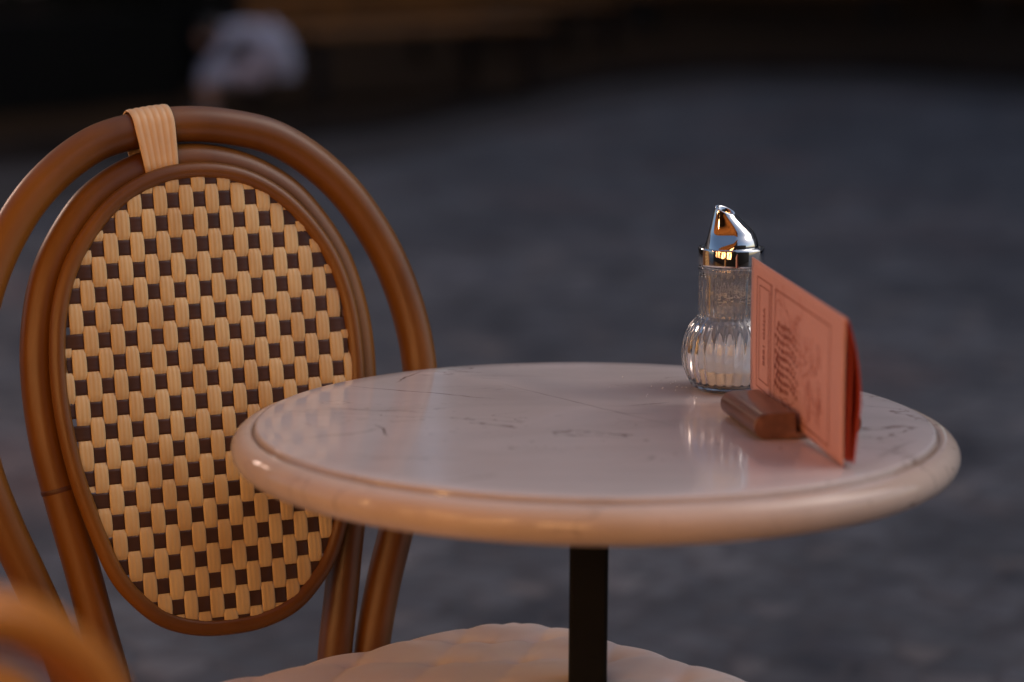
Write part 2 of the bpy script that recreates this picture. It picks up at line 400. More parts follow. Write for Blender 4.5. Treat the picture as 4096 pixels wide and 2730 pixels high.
# ------------------------------------------------------------------ crouching person, far away
def skin_mesh(name, verts, edges, m, parent, sub=2, root=0):
    me = bpy.data.meshes.new(name); me.from_pydata([v[:3] for v in verts], edges, [])
    o = bpy.data.objects.new(name, me); COL.objects.link(o)
    md = o.modifiers.new('skin', 'SKIN'); sv = me.skin_vertices[0].data
    for i, v in enumerate(verts):
        r = v[3]; sv[i].radius = r if isinstance(r, tuple) else (r, r); sv[i].use_root = (i == root)
    md.use_smooth_shade = True
    s = o.modifiers.new('sub', 'SUBSURF'); s.levels = sub; s.render_levels = sub
    dg = bpy.context.evaluated_depsgraph_get(); dg.update()
    me2 = bpy.data.meshes.new_from_object(o.evaluated_get(dg)); bpy.data.objects.remove(o)
    me2.materials.clear()
    for mm in (m if isinstance(m, list) else [m]): me2.materials.append(mm)
    for p in me2.polygons: p.use_smooth = True
    r_ = bpy.data.objects.new(name, me2); COL.objects.link(r_); r_.parent = parent
    me2.name = name
    return r_
def person(loc, rz, scale=1.0):
    """bent right over, in profile, head towards -x: pale jacket, grey trousers"""
    V = []; E_ = []
    def chain(start, pts):
        prev = start
        for p in pts:
            V.append(p); i = len(V)-1
            if prev is not None: E_.append((prev, i))
            prev = i
        return prev
    V.append((.15, 0, .36, .13))                                        # pelvis, index 0
    ch = chain(0, [(.13, 0, .53, .135), (.05, 0, .63, .145), (-.05, 0, .67, .13)])
    neck = chain(ch, [(-.15, 0, .665, .055), (-.20, 0, .655, .05)])
    chain(neck, [(-.26, 0, .645, .082), (-.31, 0, .60, .078), (-.345, 0, .555, .045)])
    for s in (-1, 1):
        kn = chain(0, [(.08, s*.10, .33, .10), (-.12, s*.13, .34, .095), (-.30, s*.15, .36+.02*s, .08)])
        an = chain(kn, [(-.30, s*.15, .22, .074), (-.27, s*.14, .085, .045)])
        chain(an, [(-.33, s*.14, .045, .036), (-.42, s*.145, .035, .030)])
        sh = chain(ch, [(-.09, s*.15, .655, .062)])
        el = chain(sh, [(-.20, s*.19, .50, .045), (-.27, s*.18, .40, .040)])
        hd = chain(el, [(-.29, s*.12, .28, .027), (-.30, s*.09, .22, .030)])
        for k in range(4):
            dx = -.02+.014*k
            chain(hd, [(-.30+dx, s*.085, .185, .009), (-.295+dx*1.2, s*.07, .155+.004*abs(k-1), .0085), (-.285+dx*1.2, s*.055, .14+.004*abs(k-1), .0075)])
        chain(hd, [(-.275, s*.06, .22, .010), (-.268, s*.045, .195, .009)])
    t_ = empty('person', loc, rz); t_.scale = (scale,)*3
    tag(t_, 'person in a pale jacket crouching on the street behind the rattan chair', 'person')
    b_ = skin_mesh('body', V, E_, [M['skin'], M['jacket'], M['trousers'], M['shoe']], t_)
    for p in b_.data.polygons:
        c_ = p.center; x, y, z = c_
        if z < .075: p.material_index = 3
        elif x < -.17 and abs(y) < .1 and z > .5: p.material_index = 0
        elif x < -.22 and z < .27: p.material_index = 0
        elif z > .50 or (x < -.13 and abs(y) > .145 and z > .27) or (x < -.2 and z > .26 and z < .5): p.material_index = 1
        else: p.material_index = 2
    # hair, eyes, ears
    bm = bmesh.new(); bmesh.ops.create_icosphere(bm, subdivisions=3, radius=.1)
    for v in bm.verts:
        v.co = Vector((-.275+v.co.x*1.0, v.co.y*.95, .655+v.co.z*.95))
        v.co += Vector((random.gauss(0, .004), random.gauss(0, .004), random.gauss(0, .004)))
    bmesh.ops.delete(bm, geom=[v for v in bm.verts if v.co.z < .58+(-.275-v.co.x)*.9], context='VERTS')
    link('hair', bm, M['hair'], t_)
    for s in (-1, 1):
        bm = bmesh.new(); bmesh.ops.create_icosphere(bm, subdivisions=2, radius=.011, matrix=Matrix.Translation((-.375, s*.03, .60)))
        link('eye', bm, M['hair'], t_)
        bm = bmesh.new(); bmesh.ops.create_icosphere(bm, subdivisions=2, radius=.022, matrix=Matrix.Translation((-.265, s*.083, .625)) @ Matrix.Diagonal((.8, .35, 1.2, 1)))
        link('ear', bm, M['skin'], t_)
        bm = bmesh.new(); box(bm, -.44, -.21, s*.14-.042, s*.14+.042, 0, .022, .006); link('sole', bm, M['sole'], t_)
    # jacket hem falling behind the hips
    bm = bmesh.new()
    tube(bm, catmull([(.10, 0, .62), (.20, 0, .56), (.27, 0, .44), (.29, 0, .30)], 5), lambda i: .15-.004*i, 18)
    link('jacket_tail', bm, M['jacket'], t_)
    return t_
person((-2.0, 11.8, .1), radians(8), .75)

# ------------------------------------------------------------------ bistro table
TZ = .742
tb = empty('bistro_table'); tag(tb, 'round cream marble bistro table on a black column', 'table')
bm = bmesh.new()
prof = [(0, TZ+.0012)]+[(r, TZ+.0012) for r in (.08, .16, .22, .26)]+[(.2775, TZ+.0012), (.2795, TZ+.0007), (.2803, TZ-.0006), (.2808, TZ-.0034), (.2818, TZ-.0046), (.2830, TZ-.0042), (.2842, TZ-.0030)]
cx_, cz_, rr_ = .2845, TZ-.0180, .0155
for k in range(0, 19):
    a = radians(86-176*k/18); prof.append((cx_+rr_*cos(a), cz_+rr_*sin(a)*.98+.0))
prof += [(.27, TZ-.0332), (.15, TZ-.0332), (0, TZ-.0332)]
lathe(bm, prof, 192); o = link('tabletop', bm, M['marble'], tb); sharp(o, 60)
bm = bmesh.new()
bx = .0162
box(bm, -bx-.003, bx-.003, -bx, bx, .05, TZ-.0385, .003)
link('column', bm, M['iron'], tb, False)
bm = bmesh.new(); box(bm, -.11, .11, -.018, .018, TZ-.0385, TZ-.0335, .001); box(bm, -.018, .018, -.11, .11, TZ-.0392, TZ-.0342, .001)
link('top_bracket', bm, M['iron'], tb, False)
bm = bmesh.new(); lathe(bm, [(0, .10), (.03, .10), (.034, .085), (.05, .06), (.055, .045), (0, .045)], 32); link('base', bm, M['iron'], tb)
for k in range(4):
    bm = bmesh.new(); a = radians(45+90*k)
    tube(bm, catmull([(cos(a)*r, sin(a)*r, z) for r, z in ((.03, .06), (.10, .055), (.17, .035), (.215, .012))], 5), lambda i: .015-.0004*i, 12)
    link('foot', bm, M['iron'], tb)

# ------------------------------------------------------------------ sugar shaker
TT = TZ+.0012
sh = empty('sugar_shaker', (.1190, .152, TT+.0002)); tag(sh, 'ribbed glass sugar shaker with a chrome pouring lid beside the pink menu', 'sugar shaker')
prof = [(.0305, .0012), (.0330, .0028), (.0350, .006), (.0385, .0135), (.0413, .022), (.0424, .031), (.0418, .040), (.0392, .049),
        (.0355, .056), (.0315, .0610), (.0288, .0640), (.0280, .0670), (.0281, .075), (.0282, .085), (.0283, .095), (.0284, .103), (.0289, .1055), (.0284, .1080)]
P2 = catmull([(a, 0, b_) for a, b_ in prof], 4); outer = [(p.x, p.z) for p in P2]
NF = 30
def fl(a, z, j):
    if j >= len(outer) or z < .006 or z > .1035: return 0
    amp = .0016 if z > .066 else .0017
    if .0590 < z < .066: amp = .0006
    amp *= min(1, (z-.006)/.006, (.1035-z)/.003 if z > .1 else 1)
    s = abs(sin(a*NF/2))
    return -amp*(1-s)**1.6*1.5
def off_in(r, z): return max(r-.0032, .001)
inner = [(off_in(r, z), z) for r, z in outer if z > .0075]
full = [(0, .0034), (.022, .0030), (.026, .0008), (.0292, 0)]+outer+[(inner[-1][0], .1080)]+[(r, z) for r, z in reversed(inner)]+[(.030, .0062), (.015, .0056), (0, .0056)]
off0 = 4
bm = bmesh.new()
def fl2(a, z, j):
    k = j-off0
    return fl(a, z, k) if 0 <= k < len(outer) else 0
lathe(bm, full, NF*10, flute=fl2)
link('glass_body', bm, M['glass'], sh)
# sugar filling, following the inside wall, its surface sloping down towards the front
def in_r(z):
    for (r0, z0), (r1, z1) in zip(inner, inner[1:]):
        if z <= z1: return r0+(r1-r0)*max(0, (z-z0)/max(1e-6, z1-z0))
    return inner[-1][0]
bm = bmesh.new(); NA = 120; cols = []
cb = bm.verts.new((0, 0, .0061)); lv = lambda x, y: .0290+.27*y-.06*x+.0011*sin(x*150+1)+.0008*sin(y*230+x*90)
rows = [[bm.verts.new((.016*cos(2*pi*i/NA), .016*sin(2*pi*i/NA), .0061)) for i in range(NA)], [bm.verts.new((.028*cos(2*pi*i/NA), .028*sin(2*pi*i/NA), .0066)) for i in range(NA)]]
zt = []
for i in range(NA):
    a = 2*pi*i/NA; z = .03
    for _ in range(8): r = in_r(z)-.0003; z = lv(r*cos(a), r*sin(a))
    zt.append(z)
for k in range(13):
    row = []
    for i in range(NA):
        a = 2*pi*i/NA; z = .0085+(zt[i]-.0085)*k/12; r = in_r(z)-.0003; row.append(bm.verts.new((r*cos(a), r*sin(a), z)))
    rows.append(row)
for k in range(1, 12):
    row = []
    for i in range(NA):
        a = 2*pi*i/NA; r = (in_r(zt[i])-.0003)*(1-k/12); row.append(bm.verts.new((r*cos(a), r*sin(a), lv(r*cos(a), r*sin(a))+random.gauss(0, .00012))))
    rows.append(row)
ct = bm.verts.new((0, 0, lv(0, 0)))
for A, B in zip(rows, rows[1:]):
    for i in range(NA): bm.faces.new((A[i], A[(i+1) % NA], B[(i+1) % NA], B[i]))
for i in range(NA): bm.faces.new((cb, rows[0][(i+1) % NA], rows[0][i])); bm.faces.new((ct, rows[-1][i], rows[-1][(i+1) % NA]))
link('sugar', bm, M['sugar'], sh)
# sugar grains clinging to the inside of the neck
bm = bmesh.new(); rr = random.Random(8)
for k in range(520):
    a = rr.uniform(0, 2*pi); z = .0775+.011*rr.random()**.8+.0015*sin(a*4); r = .0246-rr.random()*.0006; s = rr.uniform(.00022, .00055)
    bmesh.ops.create_cube(bm, size=s*2, matrix=Matrix.Translation((r*cos(a), r*sin(a), z)) @ Matrix.Rotation(rr.uniform(0, 3), 4, 'X') @ Matrix.Rotation(rr.uniform(0, 3), 4, 'Z'))
link('sugar_residue', bm, M['sugar'], sh, False)
m, t, b = node_mat('sugar_dust'); setp(b, color=(.92, .90, .90), rough=.9); L = t.links.new; N = t.nodes.new
tc = N('ShaderNodeTexCoord'); nz = N('ShaderNodeTexNoise'); nz.inputs['Scale'].default_value = 260; nz.inputs['Detail'].default_value = 5
L(tc.outputs['Object'], nz.inputs['Vector']); mr = N('ShaderNodeMapRange'); mr.inputs[1].default_value = .35; mr.inputs[2].default_value = .75; mr.inputs[3].default_value = .05; mr.inputs[4].default_value = .24
L(nz.outputs['Fac'], mr.inputs[0]); L(mr.outputs[0], b.inputs['Alpha']); M['dust'] = m
bm = bmesh.new(); lathe(bm, [(r-.0003, z) for r, z in inner if .040 < z < .106], 64); link('sugar_dust', bm, M['dust'], sh)
# chrome lid
lid = empty('lid', (0, 0, 0)); lid.parent = sh
bm = bmesh.new()
lathe(bm, [(.0250, .1095), (.0287, .1095), (.0291, .1100), (.0292, .1112), (.0292, .1232), (.0289, .1246), (.0280, .1252), (.0262, .1249), (.0250, .1244)], 128, closed=True)
link('collar', bm, M['chrome'], lid)
# slanted spout: flattened cone over a dome; superposed cross-sections leaning to -x
def tab(T, x):
    for (x0, y0), (x1, y1) in zip(T, T[1:]):
        if x <= x1: return y0+(y1-y0)*(x-x0)/(x1-x0)
    return T[-1][1]
TXL = [(0, -.0236), (.010, -.0208), (.0228, -.0176), (.033, -.0148)]
TXR = [(0, .0242), (.0017, .0240), (.0045, .0234), (.0086, .0223), (.0137, .0198), (.0196, .0153), (.0240, .0112), (.0275, .0078), (.0305, .0050), (.033, .0024)]
THY = [(0, .0243), (.003, .0240), (.006, .0228), (.009, .0206), (.012, .0180), (.016, .0160), (.020, .0138), (.025, .0108), (.030, .0080), (.033, .0066)]
bm = bmesh.new(); NS = 128; K = 44; rings = []
def sm(T, x): return (tab(T, max(0, x-.0016))+tab(T, x)*2+tab(T, min(.033, x+.0016)))/4
for j in range(K+1):
    s = j/K; z = .1246+.033*s; q = .033*s
    xl, xr, hy = sm(TXL, q), sm(TXR, q), sm(THY, q)
    wide = xl+(xr-xl)*(.5+.10*sin(pi*s))      # where the section is widest
    ring = []
    for i in range(NS):
        a = 2*pi*i/NS; ca, sa = cos(a), sin(a)
        x = wide+(xr-wide)*ca if ca > 0 else wide+(wide-xl)*ca
        k = 1 if ca > 0 else 1-.30*sin(pi*min(1, s*1.05))*(-ca)*(1+ca)*2.2
        ring.append(bm.verts.new((x, hy*sa*k, z)))
    rings.append(ring)
for A, B in zip(rings, rings[1:]):
    for i in range(NS): bm.faces.new((A[i], A[(i+1) % NS], B[(i+1) % NS], B[i]))
# mouth: slanted rim, then a hole sinking into the beak
last = rings[-1]; cen = sum((v.co for v in last), Vector())/NS
for j, A in enumerate(rings):
    wgt = (j/K)**4
    for v in A: v.co.z += wgt*(-(v.co.x-cen.x)*.36-.0004+v.co.y*.30)
cen = sum((v.co for v in last), Vector())/NS
prev = last
for f_, dz, mi in ((.80, .0002, 0), (.70, -.0006, 0), (.62, -.005, 0), (.5, -.012, 0)):
    ring = [bm.verts.new(cen+(v.co-cen)*f_+Vector((0, 0, dz))) for v in last]
    for i in range(NS): bm.faces.new((prev[i], prev[(i+1) % NS], ring[(i+1) % NS], ring[i]))
    prev = ring
bm.faces.new(prev)
o = link('spout', bm, M['chrome'], lid)
sh.rotation_euler = (0, 0, radians(-3)); sh.scale = (1.0, 1.0, 1.015)

# ------------------------------------------------------------------ menu holder
FL = Vector((.1275, -.073)); wd = Vector((.976, .218)); ld = Vector((-.218, .976))
hc = FL+wd*.045+ld*.051; hrot = math.atan2(wd.y, wd.x)
bm = bmesh.new(); W2, H = .045, .0215
s0, s1 = -.0105, .0060        # slot
prof = []
def arc(cx0, cz0, r, a0, a1, n=8): return [(cx0+r*cos(radians(a0+(a1-a0)*k/n)), cz0+r*sin(radians(a0+(a1-a0)*k/n))) for k in range(n+1)]
prof = arc(-W2+.0105, H/2, H/2-.0003, 270, 90, 14)+[(s0-.001, H), (s0, H-.001), (s0+.0008, .0050), (s1-.0008, .0050), (s1, H-.001), (s1+.001, H)]+arc(W2-.0105, H/2, H/2-.0003, 90, -90, 14)
A = [bm.verts.new((x, -.051, z)) for x, z in prof]; B = [bm.verts.new((x, .051, z)) for x, z in prof]; n_ = len(prof)
for i in range(n_): bm.faces.new((A[i], A[(i+1) % n_], B[(i+1) % n_], B[i]))
bm.faces.new(A); bm.faces.new(B[::-1])
holder = link('menu_holder', bm, M['walnut'], None, True, (hc.x, hc.y, TT+.0002)); holder.rotation_euler = (0, 0, hrot)
md = holder.modifiers.new('bevel', 'BEVEL'); md.width = .0008; md.segments = 2; md.limit_method = 'ANGLE'; md.angle_limit = radians(50)
sharp(holder, 50)
tag(holder, 'small rounded walnut block holding the pink menu on the table', 'menu holder')

# ------------------------------------------------------------------ menu card
e_ = Vector((-.2015, .979, .041)).normalized(); g_ = Vector((-.012, -.043, .999)); g_ = (g_-e_*g_.dot(e_)).normalized(); nn = e_.cross(g_).normalized()
if nn.x > 0: nn = -nn                                # towards the shaker side, the printed face
P0 = Vector((.1885, -.170, TT+.0004)); MH, ML = .1145, .269
menu = empty('menu_card', P0); tag(menu, 'folded salmon pink menu standing upright in the walnut block', 'menu')
def mpt(a, b_, off):   # a from the far end, b from the top, off away from the printed side
    return e_*(ML-a)+g_*(MH-b_)-nn*off
def leaf(name, f, m, a0=0., b1=None, th=.0004, na=30, nb=24):
    bm = bmesh.new(); b1 = b1 or MH
    for sd in (0, th):
        G = [[bm.verts.new(mpt(a0+(ML-a0)*i/na, b1*j/nb, f(a0/ML+(1-a0/ML)*i/na, j/nb)+sd)) for j in range(nb+1)] for i in range(na+1)]
        for i in range(na):
            for j in range(nb): bm.faces.new((G[i][j], G[i+1][j], G[i+1][j+1], G[i][j+1]))
        if sd == 0: G0 = G
    for (p, q) in [((i, 0), (i+1, 0)) for i in range(na)]+[((i, nb), (i+1, nb)) for i in range(na)]+[((0, j), (0, j+1)) for j in range(nb)]+[((na, j), (na, j+1)) for j in range(nb)]:
        bm.faces.new((G0[p[0]][p[1]], G0[q[0]][q[1]], G[q[0]][q[1]], G[p[0]][p[1]]))
    return link(name, bm, m, menu)
def fall(u): return .28+.72*max(0, (u-.35)/.65)**1.3
def fcov(u, v): return .0006*sin(v*pi)*(-.6)+.0002
def fin1(u, v): return .0008+fall(u)*.0046*min(1, (v/.22))**.7*(1-.15*v)
def fback(u, v): return .0014+fall(u)*.0118*(math.sin(min(v, .6)/.6*pi/2))**.8*(1-.38*max(0, v-.6)/.4)
leaf('front_cover', fcov, M['paper'])
leaf('inner_leaf', fin1, M['paper_shaded'], b1=MH-.003)
leaf('back_cover', fback, M['paper_shaded'], b1=MH-.002)
bm = bmesh.new()    # folded top edge
for k in range(0, 1):
    tube(bm, [mpt(ML*i/24, .0002, .0009) for i in range(25)], .0009, 10)
link('fold', bm, M['paper'], menu)
# printing on the front cover
prn = bmesh.new(); OFF = -.00035
def line(bm, a0, b0, a1, b1, w, off=OFF):
    n = max(1, int(math.hypot(a1-a0, b1-b0)/.004)); d = Vector((a1-a0, b1-b0)).normalized(); nx, ny = -d.y*w/2, d.x*w/2
    pv = None
    for i in range(n+1):
        s = i/n; a = a0+(a1-a0)*s; b_ = b0+(b1-b0)*s; o_ = fcov(a/ML, b_/MH)+off
        cur = (bm.verts.new(mpt(a+nx, b_+ny, o_)), bm.verts.new(mpt(a-nx, b_-ny, o_)))
        if pv: bm.faces.new((pv[0], cur[0], cur[1], pv[1]))
        pv = cur
def rect(bm, a0, b0, a1, b1, w, off=OFF):
    for k, q in enumerate(((a0, b0, a1, b0), (a1, b0, a1, b1), (a1, b1, a0, b1), (a0, b1, a0, b0))): line(bm, *q, w, off-.00003*k)
rect(prn, .0205, .0122, .066, .107, .0009); rect(prn, .0285, .0184, .0575, .0995, .0009)
rect(prn, .0615, .0125, .0630, .1065, .0005, OFF-.0002)
rect(prn, .0765, .0130, .231, .1075, .0010)
link('printed_frame', prn, M['ink'], menu, False)
bm = bmesh.new(); rr = random.Random(3)     # faded harlequin drawing
for i in range(9):
    for j in range(9):
        a = .081+i*.0072+(j % 2)*.0036+rr.gauss(0, .0003); b_ = .038+j*.0066+(i*.0006)+.0016*sin(i*.9)
        if b_ > .098 or (i > 5 and j > 7) or (i+j < 1): continue
        s = (.0030-.00012*i)*rr.uniform(.75, 1.15)
        q = ((-s, 0), (0, -s*1.15), (s, 0), (0, s*1.15))
        bm.faces.new([bm.verts.new(mpt(a+x, b_+y, fcov(a/ML, b_/MH)+OFF-.0001)) for x, y in q])
link('printed_pattern', bm, M['ink'], menu, False)
bm = bmesh.new()
def scrib(a0, b0, n, sa, sb, w):
    a, b_ = a0, b0; th = rr.uniform(0, 6)
    for k in range(n):
        th += rr.uniform(-1.2, 1.2); na_, nb_ = a+sa*cos(th), b_+sb*sin(th)
        na_ = min(max(na_, .08), .225); nb_ = min(max(nb_, .006), .104)
        line(bm, a, b_, na_, nb_, w, OFF-.00015-.00001*(k % 7)); a, b_ = na_, nb_
for k in range(10): scrib(.092+.006*k, .024+.004*(k % 3), 12, .003, .004, .0006)
for k in range(8): scrib(.150, .036+.007*k, 9, .004, .003, .0005)
for k in range(7): scrib(.085+.009*k, .100, 8, .004, .002, .0006)
for k in range(3):
    for j in range(7): scrib(.172+.014*k+.002*(j % 2), .034+.0095*j, 6, .0025, .004, .0008)
line(bm, .178, .068, .180, .100, .0016, OFF-.0003); line(bm, .203, .075, .205, .101, .0012, OFF-.0003)
link('printed_drawing', bm, M['ink_faint'], menu, False)
tcu = bpy.data.curves.new('lettering', 'FONT'); tcu.body = 'ANNO 1888'; tcu.size = .0098; tcu.extrude = 0; tcu.space_character = 1.12
tcu.align_x = 'CENTER'; tcu.align_y = 'CENTER'; tcu.offset = .00012
to = bpy.data.objects.new('lettering_source', tcu); COL.objects.link(to)
dg = bpy.context.evaluated_depsgraph_get(); dg.update()
tm = bpy.data.meshes.new_from_object(to.evaluated_get(dg)); bpy.data.objects.remove(to)
xs_ = [v.co.x for v in tm.vertices]; wtx = max(xs_)-min(xs_)
for v in tm.vertices:
    x = v.co.x*(.050/wtx); y = v.co.y*.85
    v.co = mpt(.0440-y, .0600+x, fcov(.17, .5)+OFF-.0001)     # lettering runs downwards
tm.materials.clear(); tm.materials.append(M['ink']); tm.name = 'lettering'
to = bpy.data.objects.new('lettering', tm); COL.objects.link(to); to.parent = menu

# ------------------------------------------------------------------ rattan bistro chair
BE = radians(11)
def bp_(u, v, w): return Vector((u, v*sin(BE)-w*cos(BE), .49+v*cos(BE)+w*sin(BE)))
halfR = [(0, .442), (.042, .435), (.080, .412), (.112, .372), (.128, .330), (.1335, .285), (.1325, .240), (.125, .190), (.113, .145), (.097, .100), (.080, .0755), (.058, .056), (.030, .046), (0, .0435)]
oval = [(p.x, p.z) for p in catmull([(u, 0, v) for u, v in halfR]+[(-u, 0, v) for u, v in reversed(halfR[1:-1])], 10, True)]
def oval_v(u):
    vs = []
    for (a, b_), (c_, d_) in zip(oval, oval[1:]+oval[:1]):
        if (a-u)*(c_-u) <= 0 and a != c_: vs.append(b_+(d_-b_)*(u-a)/(c_-a))
    return (min(vs), max(vs)) if len(vs) > 1 else None
def make_chair():
    root = empty('rattan_chair')
    # outer loop of the back, running down into the seat
    half = [(0, .4925), (.045, .488), (.086, .4765), (.125, .451), (.158, .416), (.187, .366), (.205, .312), (.2125, .256), (.207, .200), (.192, .148), (.174, .100), (.158, .055), (.143, .0), (.134, -.055)]
    full_ = [(-u, v) for u, v in reversed(half[1:])]+half
    path = catmull([bp_(u, v, -.023) for u, v in full_], 8)
    bm = bmesh.new(); tube(bm, path, .0165, 24)
    for i in (24, 62, 140, 190): pass
    link('outer_frame', bm, None, root, mats=[M['rattan'], M['rattan_node']])
    half = [(0, .4590), (.045, .4515), (.082, .433), (.108, .408), (.134, .366), (.1475, .318), (.1515, .270), (.1480, .215), (.138, .160), (.1265, .105), (.116, .050), (.106, 0), (.098, -.055)]
    full_ = [(-u, v) for u, v in reversed(half[1:])]+half
    path = catmull([bp_(u, v, -.024) for u, v in full_], 8)
    bm = bmesh.new(); tube(bm, path, .0160, 24)
    for i in (34, 163): node_ring(bm, path, i, .0160)
    link('inner_frame', bm, None, root, mats=[M['rattan'], M['rattan_node']])
    # ring round the woven panel
    pr_ = []
    n = len(oval); sub_ = oval[::2]; n = len(sub_)
    for i, (u, v) in enumerate(sub_):
        a, b_ = sub_[(i-1) % n], sub_[(i+1) % n]; tx, tv = b_[0]-a[0], b_[1]-a[1]; L_ = math.hypot(tx, tv)
        k = .0062 if True else 0
        s = 1 if (tv*u-tx*(v-.25)) > 0 else -1
        pr_.append(bp_(u+s*tv/L_*k, v-s*tx/L_*k, -.0015))
    bm = bmesh.new(); tube(bm, pr_, .0074, 16, True); link('panel_ring', bm, M['rattan'], root)
    # woven panel: cream uprights over dark crosswise strands
    bm = bmesh.new(); pu, pv = .0121, .0201; NC = 12
    for k in range(-11, 12):
        u0 = k*pu; jit = random.uniform(-.0002, .0002); lim = oval_v(u0)
        if lim is None:
            lim = oval_v(u0*.985)
            if lim is None: continue
        v = lim[0]-.004; v1 = lim[1]+.004; nseg = int((v1-v)/(pv/7)); prev = None
        for i in range(nseg+1):
            vv = v+(v1-v)*i/nseg; ph = vv/pv+k
            wv = cos(pi*ph); edge = min(1, (vv-v)/.006, (v1-vv)/.006)
            amp = (.0014*math.tanh(3*(wv+.45))+.0005*max(0, wv))*max(.3, edge)+jit; hw = (.0059+.0005*(max(0, wv)**.25))*(1+.03*sin(vv*31+k*5))
            ring = []
            for q in range(NC+1):
                s = q/NC*2-1; rib = abs(math.sin((s+1)*pi*1.5))
                ring.append((u0+s*hw, vv, amp+.0005*rib*(1-abs(s)**6*.7)-.0006*s*s+.0006))
            row = [bm.verts.new(bp_(*r)) for r in ring]+[bm.verts.new(bp_(u0+s*hw, vv, amp-.0006)) for s in (1, -1)]
            if prev:
                m_ = len(row)
                for q in range(m_): bm.faces.new((prev[q], prev[(q+1) % m_], row[(q+1) % m_], row[q]))
            prev = row
    link('woven_uprights', bm, M['cane'], root)
    bm = bmesh.new()
    for j in range(1, 23):
        vc = j*pv; hh = .0068
        for sheet in (0,):
            prev = None
            for i in range(-68, 69):
                u = i*.0020; lim = oval_v(u)
                if lim is None: prev = None; continue
                a = max(vc-hh, lim[0]-.003); b_ = min(vc+hh, lim[1]+.003)
                if b_-a < .001: prev = None; continue
                kk = u/pu; wv = -cos(pi*(kk+j))*.0006
                row = [bm.verts.new(bp_(u, a+(b_-a)*s/8, wv+.0004+.00035*abs(sin(s/8*pi*3)))) for s in range(9)]+[bm.verts.new(bp_(u, q, wv-.0006)) for q in (b_, a)]
                if prev:
                    m_ = len(row)
                    for q in range(m_): bm.faces.new((prev[q], prev[(q+1) % m_], row[(q+1) % m_], row[q]))
                prev = row
    link('woven_crossbands', bm, M['cane_dark'], root)
    # binding strap round both loops at the top: flat band, six ribs
    bm = bmesh.new(); loop = []
    c0, c1 = (.4925, -.023), (.4590, -.024); r = .0180
    for k in range(13): a = radians(0+180*k/12); loop.append((c0[0]+r*sin(a+pi/2) if False else c0[0]+r*sin(a), c0[1]+r*cos(a)))
    # over the top tube from front (+w) round the back, then under the lower one
    loop = [(c1[0]-.012, c1[1]+r*.93), (c1[0], c1[1]+r), (.4757, -.0235+r+.0002), (c0[0], c0[1]+r)]+[(c0[0]+r*sin(a), c0[1]+r*cos(a)) for a in [radians(x) for x in range(15, 180, 15)]]+[(c0[0], c0[1]-r), (c1[0], c1[1]-r)]+[(c1[0]-r*sin(a), c1[1]-r*cos(a)) for a in [radians(x) for x in range(15, 150, 15)]]
    NW = 36; rows = []
    for (v, w) in loop:
        row = []
        for q in range(NW+1):
            s = q/NW*2-1; u = -.034+s*(.0185-.0035*max(0, (.4925-v)/.045))+(.4925-v)*.10
            rib = .0007*abs(sin((s+1)*pi*3))
            vc_, wc_ = (c0 if v > .4757 else c1); dv, dw = v-vc_, w-wc_; L_ = math.hypot(dv, dw) or 1
            row.append(bm.verts.new(bp_(u, v+dv/L_*rib-1.75*u*u, w+dw/L_*rib)))
        rows.append(row)
    for A_, B_ in zip(rows, rows[1:]):
        for q in range(NW): bm.faces.new((A_[q], A_[q+1], B_[q+1], B_[q]))
    o = link('binding_strap', bm, M['strap'], root); sm = o.modifiers.new('s', 'SOLIDIFY'); sm.thickness = .0016; sm.offset = 0
    # seat: hoop + woven disc
    hoop = catmull([(-.13, .015, .435), (-.20, -.09, .435), (-.218, -.22, .435), (-.16, -.36, .435), (0, -.415, .435), (.16, -.36, .435), (.218, -.22, .435), (.20, -.09, .435), (.13, .015, .435), (0, .028, .435)], 8, True)
    bm = bmesh.new(); tube(bm, hoop, .016, 16, True); link('seat_frame', bm, M['rattan'], root)
    bm = bmesh.new(); cen = bm.verts.new((0, -.2, .446)); prev = None
    for s in (.35, .7, .96):
        ring = [bm.verts.new((p.x*s, -.2+(p.y+.2)*s, .446)) for p in hoop]; n = len(ring)
        for i in range(n):
            if prev: bm.faces.new((prev[i], prev[(i+1) % n], ring[(i+1) % n], ring[i]))
            else: bm.faces.new((cen, ring[i], ring[(i+1) % n]))
        prev = ring
    ext = bmesh.ops.extrude_face_region(bm, geom=bm.faces[:]); 
    for v in ext['geom']:
        if isinstance(v, bmesh.types.BMVert): v.co.z -= .008
    link('seat', bm, M['cane'], root, False)
    for s in (-1, 1):
        for y0, y1, x0, x1 in ((-.005, .075, .135, .165), (-.33, -.36, .165, .185)):
            bm = bmesh.new(); p = catmull([(s*x0, y0, .432), (s*(x0*.6+x1*.4), y0*.6+y1*.4, .25), (s*x1, y1, .0)], 6)
            tube(bm, p, .0155, 16); node_ring(bm, p, 5, .0155); link('leg', bm, None, root, mats=[M['rattan'], M['rattan_node']])
    bm = bmesh.new(); tube(bm, [(x*.78, -.165+(y+.2)*.86, .20) for x, y, z in hoop], .010, 12, True); link('stretcher', bm, M['rattan'], root)
    return root
chair = make_chair()
chair.location = (-.3196, .1118, 0); chair.rotation_euler = (0, 0, radians(28))
tag(chair, 'brown rattan bistro chair with cream and black woven back behind the table', 'chair', 'rattan bistro chairs')
near = chair.copy(); COL.objects.link(near); near.name = 'rattan_chair.001'
for ch in list(chair.children):
    c2 = ch.copy(); COL.objects.link(c2); c2.parent = near
near.scale = (.851, .851, .851); near.location = (-.404, -.84, 0); near.rotation_euler = (0, 0, 4.038)
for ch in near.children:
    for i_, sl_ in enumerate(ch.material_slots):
        if sl_.material == M['rattan']: sl_.link = 'OBJECT'; sl_.material = M['rattan_lit']
near['label'] = 'blurred lamplit orange rattan chair top at the lower left corner, nearest the viewer'

